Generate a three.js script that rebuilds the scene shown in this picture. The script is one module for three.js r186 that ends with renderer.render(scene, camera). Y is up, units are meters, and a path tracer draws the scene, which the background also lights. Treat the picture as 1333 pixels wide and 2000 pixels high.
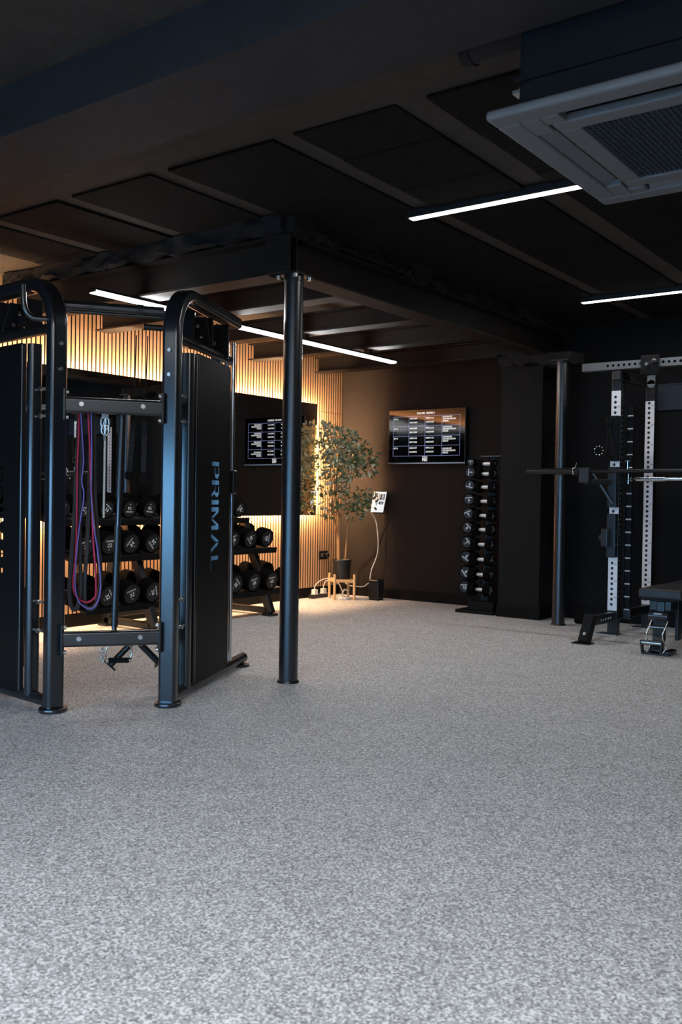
import * as THREE from 'three';
import { RoundedBoxGeometry } from 'three/addons/geometries/RoundedBoxGeometry.js';
import { mergeGeometries } from 'three/addons/utils/BufferGeometryUtils.js';
import { RectAreaLightUniformsLib } from 'three/addons/lights/RectAreaLightUniformsLib.js';

// ---------------------------------------------------------------- camera, sky, exposure
const V = (x, y, z) => new THREE.Vector3(x, y, z);
const scene = new THREE.Scene();
const camera = new THREE.PerspectiveCamera(57.55, 1333 / 2000, 0.05, 60);
{
  const m = new THREE.Matrix4().makeBasis(V(0.80465, 0.01570, -0.59355), V(-0.02201, 0.99975, -0.00340), V(0.59334, 0.01580, 0.80479));
  camera.quaternion.setFromRotationMatrix(m); camera.position.set(0, 1.05, 0);
  camera.focus = 5.2; camera.userData.fStop = 5.6;
}
const renderer = new THREE.WebGLRenderer({ antialias: true });
renderer.toneMapping = THREE.LinearToneMapping;
renderer.toneMappingExposure = 1.0;
renderer.shadowMap.enabled = true;
RectAreaLightUniformsLib.init();
const SKY = 11.0, STRIP = 50, LED = 520;
scene.background = new THREE.Color().setRGB(0.28 * SKY, 0.72 * SKY, 1.30 * SKY);     // cool overcast sky beyond the glazed shop front behind the camera
const LEDC = new THREE.Color().setRGB(1.0, 0.64, 0.36), STRIPC = new THREE.Color().setRGB(0.97, 0.975, 0.98);

// ---------------------------------------------------------------- helpers
let seed = 7; const rnd = () => { seed = (seed * 1664525 + 1013904223) >>> 0; return seed / 4294967296; };
const rr = (a, b) => a + (b - a) * rnd();
const counts = {};
function numbered(n) { const k = counts[n] = (counts[n] ?? -1) + 1; return k ? `${n}_${String(k).padStart(3, '0')}` : n; }
function thing(name, label, category, [x, y, z] = [0, 0, 0], turn = 0, group) {
  const o = new THREE.Group(); o.name = numbered(name); o.position.set(x, y, z); o.rotation.y = turn;
  o.userData = { label, category }; if (group) o.userData.group = group; scene.add(o); return o;
}
function mesh(name, geos, mat, parent, extra) {
  const g = Array.isArray(geos) ? (geos.length > 1 ? mergeGeometries(geos.map((q) => { q = q.index ? q.toNonIndexed() : q; for (const k of Object.keys(q.attributes)) if (!['position', 'normal', 'uv'].includes(k)) q.deleteAttribute(k); return q; })) : geos[0]) : geos;
  const m = new THREE.Mesh(g, mat); m.name = parent ? name : numbered(name); m.castShadow = m.receiveShadow = true;
  if (extra) Object.assign(m.userData, extra);
  (parent ?? scene).add(m); return m;
}
// a part given in world coordinates, under an unrotated thing
function wpart(name, geos, mat, root, extra) {
  const p = root.isMesh ? root.userData_root : root;
  const list = (Array.isArray(geos) ? geos : [geos]).map((g) => g.clone().translate(-p.position.x, -p.position.y, -p.position.z));
  const m = mesh(name, list, mat, root, extra); Object.defineProperty(m, 'userData_root', { value: p, enumerable: false }); return m;
}
function struct(name, geos, mat, parent) { const m = mesh(name, geos, mat, parent); if (!parent) m.userData.kind = 'structure'; return m; }
const box = (x0, x1, y0, y1, z0, z1, r = 0) => {
  const w = x1 - x0, h = y1 - y0, d = z1 - z0;
  const g = r ? new RoundedBoxGeometry(w, h, d, 2, Math.min(r, w / 2.01, h / 2.01, d / 2.01)) : new THREE.BoxGeometry(w, h, d);
  return g.translate((x0 + x1) / 2, (y0 + y1) / 2, (z0 + z1) / 2);
};
// box whose uvs are in metres, by face
function boxM(x0, x1, y0, y1, z0, z1) {
  const g = box(x0, x1, y0, y1, z0, z1), p = g.attributes.position, n = g.attributes.normal, u = g.attributes.uv;
  for (let i = 0; i < p.count; i++) {
    if (Math.abs(n.getY(i)) > .5) u.setXY(i, p.getX(i), p.getZ(i)); else if (Math.abs(n.getX(i)) > .5) u.setXY(i, p.getZ(i), p.getY(i)); else u.setXY(i, p.getX(i), p.getY(i));
  }
  return g;
}
function frameAt(a, b, upHint = V(0, 1, 0)) {            // matrix: local z along a->b, y near upHint
  const z = b.clone().sub(a).normalize(); let x = upHint.clone().cross(z); if (x.lengthSq() < 1e-6) x = V(1, 0, 0).cross(z); x.normalize();
  const y = z.clone().cross(x); return new THREE.Matrix4().makeBasis(x, y, z).setPosition(a.clone().add(b).multiplyScalar(.5));
}
function beam(a, b, w, h, r = .006, up) { const l = a.distanceTo(b); const g = r ? new RoundedBoxGeometry(w, h, l, 2, Math.min(r, w / 2.01, h / 2.01, l / 2.01)) : new THREE.BoxGeometry(w, h, l); return g.applyMatrix4(frameAt(a, b, up)); }
function rod(a, b, r, r2 = r, seg = 20) { const g = new THREE.CylinderGeometry(r2, r, a.distanceTo(b), seg); g.rotateX(Math.PI / 2); return g.applyMatrix4(frameAt(a, b)); }
function tube(pts, r, n = 40, seg = 10, closed = false) { return new THREE.TubeGeometry(new THREE.CatmullRomCurve3(pts, closed, 'catmullrom', .5), n, r, seg, closed); }
function lathe(prof, seg = 36) { return new THREE.LatheGeometry(prof.map(([r, y]) => new THREE.Vector2(r, y)), seg); }
// sweep of a rounded rectangle (w along "side", d in the plane of the path)
function sweep(pts, side, w, d, r = .012, closed = false, seg = 3) {
  const prof = []; const hw = w / 2, hd = d / 2; r = Math.min(r, hw * .98, hd * .98);
  for (const [cx, cy, a0] of [[hw - r, hd - r, 0], [-hw + r, hd - r, 1], [-hw + r, -hd + r, 2], [hw - r, -hd + r, 3]])
    for (let k = 0; k <= seg; k++) { const a = (a0 + k / seg) * Math.PI / 2; prof.push([cx + r * Math.cos(a), cy + r * Math.sin(a), Math.cos(a), Math.sin(a)]); }
  const N = pts.length, M = prof.length, pos = [], nor = [], uv = [], idx = [];
  const fr = pts.map((p, i) => { const a = pts[closed ? (i + N - 1) % N : Math.max(0, i - 1)], b = pts[closed ? (i + 1) % N : Math.min(N - 1, i + 1)]; const t = b.clone().sub(a).normalize(); return t.clone().cross(side).normalize(); });
  for (let i = 0; i < N; i++) for (let j = 0; j <= M; j++) {
    const [a, b, na, nb] = prof[j % M]; const p = pts[i].clone().addScaledVector(side, a).addScaledVector(fr[i], b); const n = side.clone().multiplyScalar(na).addScaledVector(fr[i], nb);
    pos.push(p.x, p.y, p.z); nor.push(n.x, n.y, n.z); uv.push(j / M, i / N);
  }
  const S = M + 1, last = closed ? N : N - 1;
  for (let i = 0; i < last; i++) for (let j = 0; j < M; j++) { const a = i * S + j, b = ((i + 1) % N) * S + j; idx.push(a, a + 1, b, a + 1, b + 1, b); }
  if (!closed) for (const i of [0, N - 1]) {
    const c = pos.length / 3, t = (i ? pts[N - 1].clone().sub(pts[N - 2]) : pts[0].clone().sub(pts[1])).normalize();
    pos.push(...pts[i].toArray()); nor.push(...t.toArray()); uv.push(.5, .5);
    for (let j = 0; j <= M; j++) { const k = (i * S + j) * 3; pos.push(pos[k], pos[k + 1], pos[k + 2]); nor.push(...t.toArray()); uv.push(0, 0); }
    for (let j = 0; j < M; j++) i ? idx.push(c, c + 1 + j, c + 2 + j) : idx.push(c, c + 2 + j, c + 1 + j);
  }
  const g = new THREE.BufferGeometry(); g.setAttribute('position', new THREE.Float32BufferAttribute(pos, 3)); g.setAttribute('normal', new THREE.Float32BufferAttribute(nor, 3)); g.setAttribute('uv', new THREE.Float32BufferAttribute(uv, 2)); g.setIndex(idx); return g;
}
const smooth = (pts, n, closed = false) => new THREE.CatmullRomCurve3(pts, closed, 'catmullrom', .5).getPoints(n).slice(0, closed ? -1 : undefined);
function hex(at, dir, r = .011, h = .009) { return rod(at, at.clone().addScaledVector(dir, h), r, r * .92, 6); }

// ---------------------------------------------------------------- textures and materials
function noiseTex(size, fn, srgb) {
  const d = new Uint8Array(size * size * 4); for (let y = 0; y < size; y++) for (let x = 0; x < size; x++) { const c = fn(x, y), i = (y * size + x) * 4; d[i] = c[0]; d[i + 1] = c[1]; d[i + 2] = c[2]; d[i + 3] = 255; }
  const t = new THREE.DataTexture(d, size, size); t.wrapS = t.wrapT = THREE.RepeatWrapping; t.magFilter = THREE.LinearFilter; t.minFilter = THREE.LinearMipmapLinearFilter; t.generateMipmaps = true; if (srgb) t.colorSpace = THREE.SRGBColorSpace; t.needsUpdate = true; return t;
}
function lattice(n) { const a = new Float32Array(n * n); for (let i = 0; i < a.length; i++) a[i] = rnd(); return (u, v) => { const x = Math.floor(u), y = Math.floor(v), fx = u - x, fy = v - y, s = fx * fx * (3 - 2 * fx), t = fy * fy * (3 - 2 * fy), g = (i, j) => a[(((j % n) + n) % n) * n + (((i % n) + n) % n)]; return (g(x, y) * (1 - s) + g(x + 1, y) * s) * (1 - t) + (g(x, y + 1) * (1 - s) + g(x + 1, y + 1) * s) * t; }; }
const N64 = lattice(64), N256 = lattice(256), N16 = lattice(16);
// speckled rubber floor: light and dark crumbs (cellular), 2.4 m tile
const floorTex = (() => {
  const S = 1536, C = 460, cell = S / C, px = new Float32Array(C * C * 3);
  for (let i = 0; i < C * C; i++) { px[i * 3] = rnd(); px[i * 3 + 1] = rnd(); px[i * 3 + 2] = rnd(); }
  return noiseTex(S, (x, y) => {
    const u = x / cell, v = y / cell, cx = Math.floor(u), cy = Math.floor(v); let best = 9, val = 0;
    for (let j = -1; j <= 1; j++) for (let i = -1; i <= 1; i++) { const k = ((((cy + j) % C) + C) % C * C + (((cx + i) % C) + C) % C) * 3, dx = cx + i + px[k] - u, dy = cy + j + px[k + 1] - v, d = dx * dx + dy * dy; if (d < best) { best = d; val = px[k + 2]; } }
    const big = N16(x / S * 16, y / S * 16) * .5 + N64(x / S * 64, y / S * 64) * .5;
    let g = val < .25 ? 128 + val * 170 : val < .7 ? 172 + val * 38 : 190 + val * 56; g += (big - .5) * 16;
    return [g, g * .995, g * .985];
  }, true);
})();
floorTex.repeat.set(1 / 2.4, 1 / 2.4);
const roughTex = noiseTex(512, (x, y) => { const f = N256(x / 2, y / 6) * .5 + N256(x / 5, y / 2) * .3 + N64(x / 8, y / 8) * .2; const g = 255 * f; return [g, g, g]; });
const plasterTex = noiseTex(512, (x, y) => { const f = N16(x / 32, y / 32) * .35 + N64(x / 8, y / 8) * .35 + N256(x / 2, y / 2) * .3; const g = 150 + 105 * f; return [g, g, g]; });
const woodTex = noiseTex(512, (x, y) => { const w = N16(x / 32, y / 256) * .5 + N64(x / 8, y / 128) * .3 + N256(x / 2, y / 16) * .2; return [194 + 50 * w, 149 + 48 * w, 108 + 46 * w]; }, true);
const std = (c, rough, o = {}) => new THREE.MeshStandardMaterial({ color: new THREE.Color().setRGB(...(Array.isArray(c) ? c : [c, c, c])), roughness: rough, metalness: 0, ...o });
const dull = (c, rough, o = {}) => new THREE.MeshPhysicalMaterial({ color: new THREE.Color().setRGB(...c), roughness: rough, specularIntensity: .25, ...o });
const rep = (t, x, y) => { const c = t.clone(); c.repeat.set(x, y); c.needsUpdate = true; return c; };
const M = {
  floor: std(1, .62, { map: floorTex }),
  wallBlack: dull([.010, .0092, .009], .9),
  wall: dull([.019, .0145, .012], .9, { bumpMap: rep(plasterTex, 2, 2), bumpScale: .002 }),
  pilaster: dull([.014, .0125, .0115], .9, { bumpMap: rep(plasterTex, 2, 2), bumpScale: .002 }),
  skirting: dull([.0055, .0045, .004], .6),
  slab: dull([.060, .048, .040], .85, { map: rep(plasterTex, .8, .8), bumpMap: rep(plasterTex, 2.5, 2.5), bumpScale: .004 }),
  woodwool: dull([.0105, .0085, .0075], .95, { bumpMap: rep(roughTex, 2.2, 2.2), bumpScale: .012 }),
  beamPaint: dull([.034, .030, .031], .7, { map: rep(plasterTex, .7, .7), bumpMap: rep(plasterTex, 3, 3), bumpScale: .003 }),
  steelPaint: dull([.016, .012, .010], .6),
  mortar: dull([.018, .016, .015], .95),
  slat: std(1, .6, { map: rep(woodTex, 6, .45) }),
  slatBack: std(.006, .9),
  black: std(.012, .32),
  blackGloss: new THREE.MeshPhysicalMaterial({ color: new THREE.Color(.010, .011, .013), roughness: .3, clearcoat: .9, clearcoatRoughness: .16 }),
  column: new THREE.MeshPhysicalMaterial({ color: new THREE.Color(.007, .007, .008), roughness: .36, clearcoat: .6, clearcoatRoughness: .28 }),
  bandBlack: std([.035, .036, .036], .7),
  blackMatte: dull([.008, .008, .008], .62),
  shroud: dull([.009, .008, .0075], .5),
  rubber: dull([.006, .0056, .0053], .7, { specularIntensity: .06, ior: 1.06 }),
  pad: std([.018, .018, .019], .5),
  chrome: std(.72, .18, { metalness: 1 }),
  steel: std(.55, .35, { metalness: 1 }),
  brushed: std([.75, .74, .72], .55, { metalness: .6 }),
  darkSteel: std([.05, .045, .042], .35, { metalness: 1 }),
  zinc: std(.6, .3, { metalness: 1 }),
  white: std([.78, .75, .74], .5),
  mirror: std(.82, .012, { metalness: 1 }),
  ledCase: std(.3, .6),
  acGrey: std([.095, .098, .1], .5),
  acDark: dull([.006, .0075, .009], .6),
  acFilter: std([.012, .019, .027], .7),
  whitePlastic: std([.75, .74, .72], .4),
  blackPlastic: std(.012, .4),
  standWood: std([.62, .40, .20], .55),
  bark: std([.36, .20, .09], .75, { bumpMap: rep(roughTex, 1, 4), bumpScale: .002 }),
  soil: std([.02, .014, .01], 1),
  purple: std([.17, .12, .42], .5),
  red: std([.55, .015, .06], .5),
  rope: std([.03, .028, .027], .9),
  cream: std([.55, .48, .38], .8),
  glass: new THREE.MeshPhysicalMaterial({ color: 0xffffff, transmission: 1, thickness: 0, roughness: 0.0, ior: 1.45 }),
  paving: std([.34, .34, .33], .9),
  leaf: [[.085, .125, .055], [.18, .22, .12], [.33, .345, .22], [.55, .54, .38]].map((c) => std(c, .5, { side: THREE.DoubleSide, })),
};
M.leafGreen = std([.10, .28, .05], .45);
const glow = (c, k) => new THREE.MeshStandardMaterial({ color: 0x000000, emissive: c, emissiveIntensity: k, roughness: 1 });

// ---------------------------------------------------------------- room shell
const CEIL = 2.62, XW = -6.03, ZB = -8.15, ZR = 3.4, XR = 3.6;
{
  const g = new THREE.PlaneGeometry(1, 1); g.dispose();
  struct('floor', boxM(XW - .3, XR + .3, -.2, 0, -8.6, ZR + .1), M.floor);
  const ceil = struct('ceiling', boxM(XW - .3, XR + .3, CEIL, CEIL + .25, -8.6, ZR + .3), M.slab);
  // wood-wool infill panels between the smooth concrete ribs
  const ribs = [[-5.62, -5.46], [-4.91, -4.78], [-4.22, -4.10], [-3.49, -3.37], [-2.70, -2.59], [-2.06, -1.92], [-1.33, -1.2], [-.6, -.47], [.13, .26], [.86, .99], [1.6, 1.72]];
  for (let i = 0; i + 1 < ribs.length; i++) {
    const x0 = ribs[i][1], x1 = ribs[i + 1][0], zEnd = x1 < -3.4 ? -3.99 : -7.9;
    for (let z = -3.12, k = 0; z > zEnd + .1; k++) {
      const L = k ? .5 : .24 + .26 * ((i * 7) % 3) / 2, z1 = Math.max(zEnd, z - L), dy = rr(.010, .018);
      mesh('ceiling_panel', boxM(x0 + .003, x1 - .003, CEIL - dy, CEIL - .001, z1 + .003, z), M.woodwool, ceil); z = z1;
    }
  }
  const wl = struct('wall_left', boxM(XW - .25, XW, 0, CEIL, -8.5, ZR), M.wall);
  // vertical oak battens on black felt
  struct('slat_backing', box(XW, XW + .006, .10, CEIL, -8.148, -3.1), M.slatBack, wl);
  const sw = .027, pitch = .04;
  const rows = [[.105, .857, -9, 0], [1.95, CEIL - .003, -9, 0], [.863, 1.946, -9, -7.585]];
  const gsl = rows.map(([y0, y1]) => { const g = new THREE.BoxGeometry(.014, y1 - y0, sw); const u = g.attributes.uv, p = g.attributes.position; for (let i = 0; i < u.count; i++) u.setXY(i, p.getZ(i), p.getY(i)); return g; });
  const slatSideShade = std([.028, .017, .010], .8);  // slat sides coloured dark to paint in the shade of the gaps
  const slatMats = [0, 1, 2, 3].map((k) => { const m = M.slat.clone(); m.map = rep(woodTex, 3, .35); m.map.offset.set(k * .27, k * .19); m.color.setRGB(.94 + .05 * (k % 3), .95 + .02 * k, .97); return m; });
  const slatSets = slatMats.map((m) => [m, slatSideShade, slatSideShade, slatSideShade, slatSideShade, slatSideShade]);
  rows.forEach(([y0, y1, , zmax], r) => {
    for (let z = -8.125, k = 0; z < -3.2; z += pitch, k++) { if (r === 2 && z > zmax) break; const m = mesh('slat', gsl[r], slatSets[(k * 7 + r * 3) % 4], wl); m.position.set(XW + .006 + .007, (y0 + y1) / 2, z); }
  });
  struct('baseboard_left', box(XW, XW + .02, 0, .098, -8.148, -3.1, .004), M.skirting);
  struct('wall_back', boxM(XW - .25, -3.6, 0, CEIL, ZB - .35, ZB), M.wall);
  struct('wall_alcove', boxM(-3.6, XR + .2, 0, CEIL, ZB - .35, -7.95), M.wallBlack);
  struct('baseboard_back', box(-5.98, -3.83, 0, .105, ZB, ZB + .018, .004), M.skirting);
  struct('wall_pilaster', boxM(-3.83, -3.435, 0, 2.26, ZB, -7.6), M.pilaster);
  struct('trim_1', [box(-3.84, -3.42, 0, .105, -7.6, -7.585, .004), box(-3.435, -3.42, 0, .105, -7.95, -7.6, .004)], M.skirting);
  struct('baseboard_alcove', box(-3.42, XR, 0, .105, -7.95, -7.935, .004), M.skirting);
  struct('wall_right', boxM(XR, XR + .25, 0, CEIL, -8.5, ZR + .2), M.wall);
  // rear wall with the glazed shop front that lets the daylight in
  struct('wall_rear', [boxM(XW - .25, -5.2, 0, CEIL, ZR, ZR + .2), boxM(2.6, XR + .25, 0, CEIL, ZR, ZR + .2), boxM(-5.2, 2.6, 1.6, CEIL, ZR, ZR + .2)], M.wall);
  for (let i = 0; i < 6; i++) {
    const x0 = -5.2 + 1.3 * i, x1 = x0 + 1.3, w = struct(`window_${i + 1}`, [box(x0, x0 + .04, 0, 1.6, ZR + .06, ZR + .12), box(x1 - .04, x1, 0, 1.6, ZR + .06, ZR + .12), box(x0 + .04, x1 - .04, 1.54, 1.6, ZR + .06, ZR + .12), box(x0 + .04, x1 - .04, 0, .08, ZR + .06, ZR + .12)], M.black);
    mesh('window_pane', box(x0 + .04, x1 - .04, .08, 1.54, ZR + .086, ZR + .092), M.glass, w);
  }
  struct('pavement', boxM(-16, 14, -.25, -.05, ZR + .2, ZR + 14), M.paving);
}
// ---------------------------------------------------------------- beams, joists, mortar
{
  struct('ceiling_beam', boxM(XW, XR, 2.426, CEIL, -2.53, -2.133), M.beamPaint);
  const ibeam = (len, h, fw, t = .012) => [box(-fw / 2, fw / 2, 0, t, 0, len), box(-fw / 2, fw / 2, h - t, h, 0, len), box(-.006, .006, t, h - t, 0, len)];
  const place = (gs, m) => gs.map((g) => g.applyMatrix4(m));
  // along x (from the slat wall to the corner above the column)
  const ax = new THREE.Matrix4().makeRotationY(Math.PI / 2);
  struct('steel_beam_across', place(ibeam(2.63, .21, .17), new THREE.Matrix4().makeTranslation(-5.978, 2.3, -4.085).multiply(ax)), M.steelPaint);
  struct('steel_beam_along', place(ibeam(3.99, .21, .17), new THREE.Matrix4().makeTranslation(-3.42, 2.3, -7.99)), M.steelPaint);
  struct('beam_end_plate', box(-3.50, -3.325, 2.3, 2.51, -4.0, -3.99), M.steelPaint);
  [-4.86, -5.785, -6.665, -7.677].forEach((z, i) => struct('ceiling_joist', place(ibeam(2.47, .155, .15), new THREE.Matrix4().makeTranslation(-5.972, 2.335, z).multiply(ax)), M.steelPaint));
  // rough mortar packed over the steel
  const lump = (a, b, w, h) => { const l = a.distanceTo(b), g = new THREE.BoxGeometry(w, h, l, 4, 4, Math.round(l / .03)), p = g.attributes.position; for (let i = 0; i < p.count; i++) { const z = p.getZ(i), q = N256(z * 40 + p.getY(i) * 90 + 7, p.getX(i) * 60), q2 = N64(z * 9, p.getY(i) * 20); p.setX(i, p.getX(i) * (1 + (q - .5) * .5 + (q2 - .5) * .5)); p.setY(i, p.getY(i) + (p.getY(i) < 0 ? (q2 - .5) * .05 * h / .1 + (q - .5) * .03 : 0)); } g.computeVertexNormals(); return g.applyMatrix4(frameAt(a, b)); };
  struct('mortar_across', lump(V(-5.96, 2.565, -4.03), V(-3.36, 2.565, -4.03), .15, .09), M.mortar);
  struct('mortar_along', lump(V(-3.40, 2.565, -4.0), V(-3.40, 2.565, -7.95), .17, .105), M.mortar);
  struct('lintel', lump(V(-3.83, 2.3, -7.66), V(-3.08, 2.25, -7.5), .2, .1), M.mortar);
  // services pipe by the big beam
  const pipe = thing('ceiling_pipe', 'dark lagged pipe running along the ceiling above the air conditioner', 'pipe', [-1.55, 2.54, -2.75]);
  mesh('pipe_body', rod(V(0, 0, 0), V(4, 0, 0), .048, .048, 28), M.beamPaint, pipe);
  for (const x of [.01, .3, .62, 1.0, 1.6]) mesh('collar', rod(V(x, 0, 0), V(x + .03, 0, 0), .054, .054, 28), M.beamPaint, pipe);
  // columns
  const col = (x, z, top, label) => { const t = thing('steel_column', label, 'column', [x, 0, z]); mesh('shaft', rod(V(0, .012, 0), V(0, top, 0), .054, .054, 40), M.column, t); mesh('base_ring', rod(V(0, 0, 0), V(0, .012, 0), .064, .06, 40), M.black, t); mesh('head_plate', [box(-.075, .075, top, top + .012, -.075, .075), rod(V(0, top - .03, 0), V(0, top, 0), .058, .058, 32)], M.black, t); return t; };
  const c1 = col(-3.351, -4.065, 2.285, 'tall glossy black round column standing free in the middle of the room');
  for (const [x, z] of [[-.06, .06], [.06, .06], [.06, -.06], [-.06, -.06]]) mesh('bolt', [hex(V(x, 2.285, z), V(0, -1, 0), .014, .02)], M.zinc, c1);
  col(-3.18, -7.435, 2.22, 'round black steel column beside the projecting wall near the rack');
}
// ---------------------------------------------------------------- strip lights
function stripLight(label, a, b, faceY, w, hung, at = [], hh = .05, on = STRIP) {
  const mid = a.clone().add(b).multiplyScalar(.5), L = a.distanceTo(b), alongZ = Math.abs(b.z - a.z) > Math.abs(b.x - a.x);
  const t = thing('strip_light', label, 'light', [mid.x, faceY, mid.z], alongZ ? Math.PI / 2 : 0, null);
  mesh('housing', box(-L / 2 - .012, L / 2 + .012, .006, hh, -w / 2 - .006, w / 2 + .006, .004), M.blackPlastic, t);
  mesh('diffuser', box(-L / 2, L / 2, .001, .012, -w / 2, w / 2), glow(STRIPC, 6), t);
  if (hung) for (const s of at) mesh('bracket', [box(s - .02, s + .02, hh - .002, hung, -.03, .03, .003)], M.blackPlastic, t);
  const l = new THREE.RectAreaLight(STRIPC, on, L, w); l.position.y = -.001; l.rotation.x = -Math.PI / 2; t.add(l);
  if (hung) for (const q of [1, -1]) {                                  // the opal diffuser of the hung fittings wraps round its sides
    mesh('diffuser_side', box(-L / 2, L / 2, .001, .018, q * (w / 2 + .0065) - .001, q * (w / 2 + .0065) + .001), glow(STRIPC, 4), t);
    const e = new THREE.RectAreaLight(STRIPC, on * 1.6, L, .016); e.position.set(0, .009, q * (w / 2 + .009)); e.rotation.y = q > 0 ? Math.PI : 0; t.add(e);
  }
  return t;
}
stripLight('white strip light on the dark ceiling whose end meets the air conditioner', V(-2.74, 0, -4.32), V(-1.5, 0, -4.32), 2.565, .045);
stripLight('white strip light at the far right, nearest the power rack', V(-2.79, 0, -6.87), V(-1.29, 0, -6.87), 2.565, .045);
stripLight('white hung strip light above the gap between the two cable towers', V(-4.60, 0, -3.665), V(-4.60, 0, -4.50), 2.265, .045, .035, [.0025], .033);
stripLight('long white hung strip light passing behind the free-standing black column', V(-4.61, 0, -5.01), V(-4.685, 0, -7.07), 2.265, .045, .07, [-.255, .625], .033);

[[-.8, -.4, 'left of two in the row nearest the camera'], [1.1, -.4, 'right of two in the row nearest the camera'], [-2.7, 1.4, 'left of three in the row by the shop window'], [-.8, 1.4, 'middle of three in the row by the shop window'], [1.1, 1.4, 'right of three in the row by the shop window'], [-.8, .5, 'left of two in the middle row behind the camera'], [1.1, .5, 'right of two in the middle row behind the camera']].forEach(([x, z, w]) => stripLight('white strip light on the ceiling, ' + w, V(x - .93, 0, z), V(x + .93, 0, z), 2.565, .045, 0, [], .05, 92));
// ---------------------------------------------------------------- back-lit mirror on the slat wall
const XM = -5.915;
{
  const seams = [-3.0, -4.1, -5.2, -6.385, -7.585], y0 = .862, y1 = 2.005;
  const names = ['wall mirror panel farthest left on the slatted wall', 'wall mirror panel seen between the two cable towers on the left', 'wall mirror panel behind the right cable tower', 'wall mirror panel next to the potted tree, showing the television reversed'];
  for (let i = 0; i < 4; i++) {
    const a = seams[i], b = seams[i + 1], t = thing('wall_mirror', names[i], 'mirror', [XM, (y0 + y1) / 2, (a + b) / 2]);
    wpart('mirror_glass', box(XM - .006, XM, y0, y1, b + .002, a - .002), M.mirror, t);
    wpart('backing', box(XM - .014, XM - .006, y0 + .002, y1 - .002, b + .004, a - .004), M.blackMatte, t);
  }
  // LED tape runs round the edge behind the mirror
  const led = (label, p, len, horiz, dir) => {
    const t = thing('led_strip', label, 'light', p);
    const W = .012;
    if (horiz) { mesh('tape', box(-.006, .006, dir > 0 ? -.006 : .001, dir > 0 ? -.001 : .006, -len / 2, len / 2), glow(LEDC, 6), t); }
    else mesh('tape', box(-.006, .006, -len / 2, len / 2, .001, .006), glow(LEDC, 6), t);
    const l = new THREE.RectAreaLight(LEDC, LED, horiz ? len : W, horiz ? W : len); if (!horiz) l.intensity *= 3;
    if (horiz) l.quaternion.setFromRotationMatrix(new THREE.Matrix4().makeBasis(V(0, 0, 1), V(-dir, 0, 0), V(0, -dir, 0)));
    t.add(l); return t;
  };
  const xl = (XW + .028 + XM - .014) / 2 + .004;
  led('warm light strip glowing along the top edge of the mirror', [xl, y1 - .035, -5.3], 4.5, true, 1);
  led('warm light strip glowing along the bottom edge of the mirror', [xl, y0 + .035, -5.3], 4.5, true, -1);
  led('warm light strip glowing down the end of the mirror by the tree', [xl, (y0 + y1) / 2, -7.55], 1.06, false, 1);
}
// ---------------------------------------------------------------- air conditioner
{
  const t = thing('air_conditioner', 'square grey ceiling cassette air conditioner hanging on threaded rods', 'air conditioner', [-.838, 2.17, -2.961]);
  const h = .483, q = .345, s1 = .285;
  // panel: frame pieces round a recessed grille
  const fr = (a, b, c, d, y0 = 0, y1 = .03, r = .006) => box(a, b, y0, y1, c, d, r);
  mesh('panel', [fr(-h, h, q + .06, h, 0, .03, .012), fr(-h, h, -h, -q - .06, 0, .03, .012), fr(-h, -q - .06, -q - .06, q + .06, 0, .03, .012), fr(q + .06, h, -q - .06, q + .06, 0, .03, .012),
    fr(-q - .06, -q, -q - .06, -s1, .0, .03), fr(-q - .06, -q, s1, q + .06, 0, .03), fr(q, q + .06, -q - .06, -s1, 0, .03), fr(q, q + .06, s1, q + .06, 0, .03), fr(-q, -s1, q, q + .06), fr(s1, q, q, q + .06), fr(-q, -s1, -q - .06, -q), fr(s1, q, -q - .06, -q)].filter((g) => g), M.acGrey, t);
  for (const k of [0, 1, 2, 3]) {
    const m = mesh('louvre', [box(-s1 + .006, s1 - .006, .012, .018, -.022, .022, .002).rotateX(.45)], M.acGrey, t); m.rotation.y = k * Math.PI / 2; m.position.set(Math.sin(k * Math.PI / 2) * (q + .03), .004, Math.cos(k * Math.PI / 2) * (q + .03));
    const d = mesh('air_slot', [box(-s1, s1, .029, .033, -.03, .03)], M.acDark, t); d.rotation.y = m.rotation.y; d.position.set(m.position.x, 0, m.position.z);
  }
  mesh('intake_frame', [fr(-q + .008, q - .008, .27, q - .008, .002, .03), fr(-q + .008, q - .008, -q + .008, -.27, .002, .03), fr(-q + .008, -.27, -.27, .27, .002, .03), fr(.27, q - .008, -.27, .27, .002, .03)], M.acGrey, t);
  const grid = []; for (let i = -16; i <= 16; i++) { grid.push(box(i * .0163 - .002, i * .0163 + .002, .008, .012, -.27, .27)); grid.push(box(-.27, .27, .010, .014, i * .0163 - .002, i * .0163 + .002)); }
  mesh('intake_grille', grid, M.acFilter, t, { kind: 'stuff' }); mesh('filter', box(-.27, .27, .02, .026, -.27, .27), M.acFilter, t);
  mesh('body', [box(-.41, .41, .034, .3, -.41, .41, .01), box(-.42, .42, .12, .135, -.42, .42)], M.acDark, t);
  for (const [x, z] of [[-.44, .33], [-.44, -.33], [.44, .33], [.44, -.33]]) mesh('hanger_rod', [rod(V(x, .03, z), V(x, .45, z), .005, .005, 10), hex(V(x, .13, z), V(0, 1, 0), .012, .012), box(x - .02, x + .02, .12, .13, z - .02, z + .02)], M.zinc, t);
}
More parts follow.
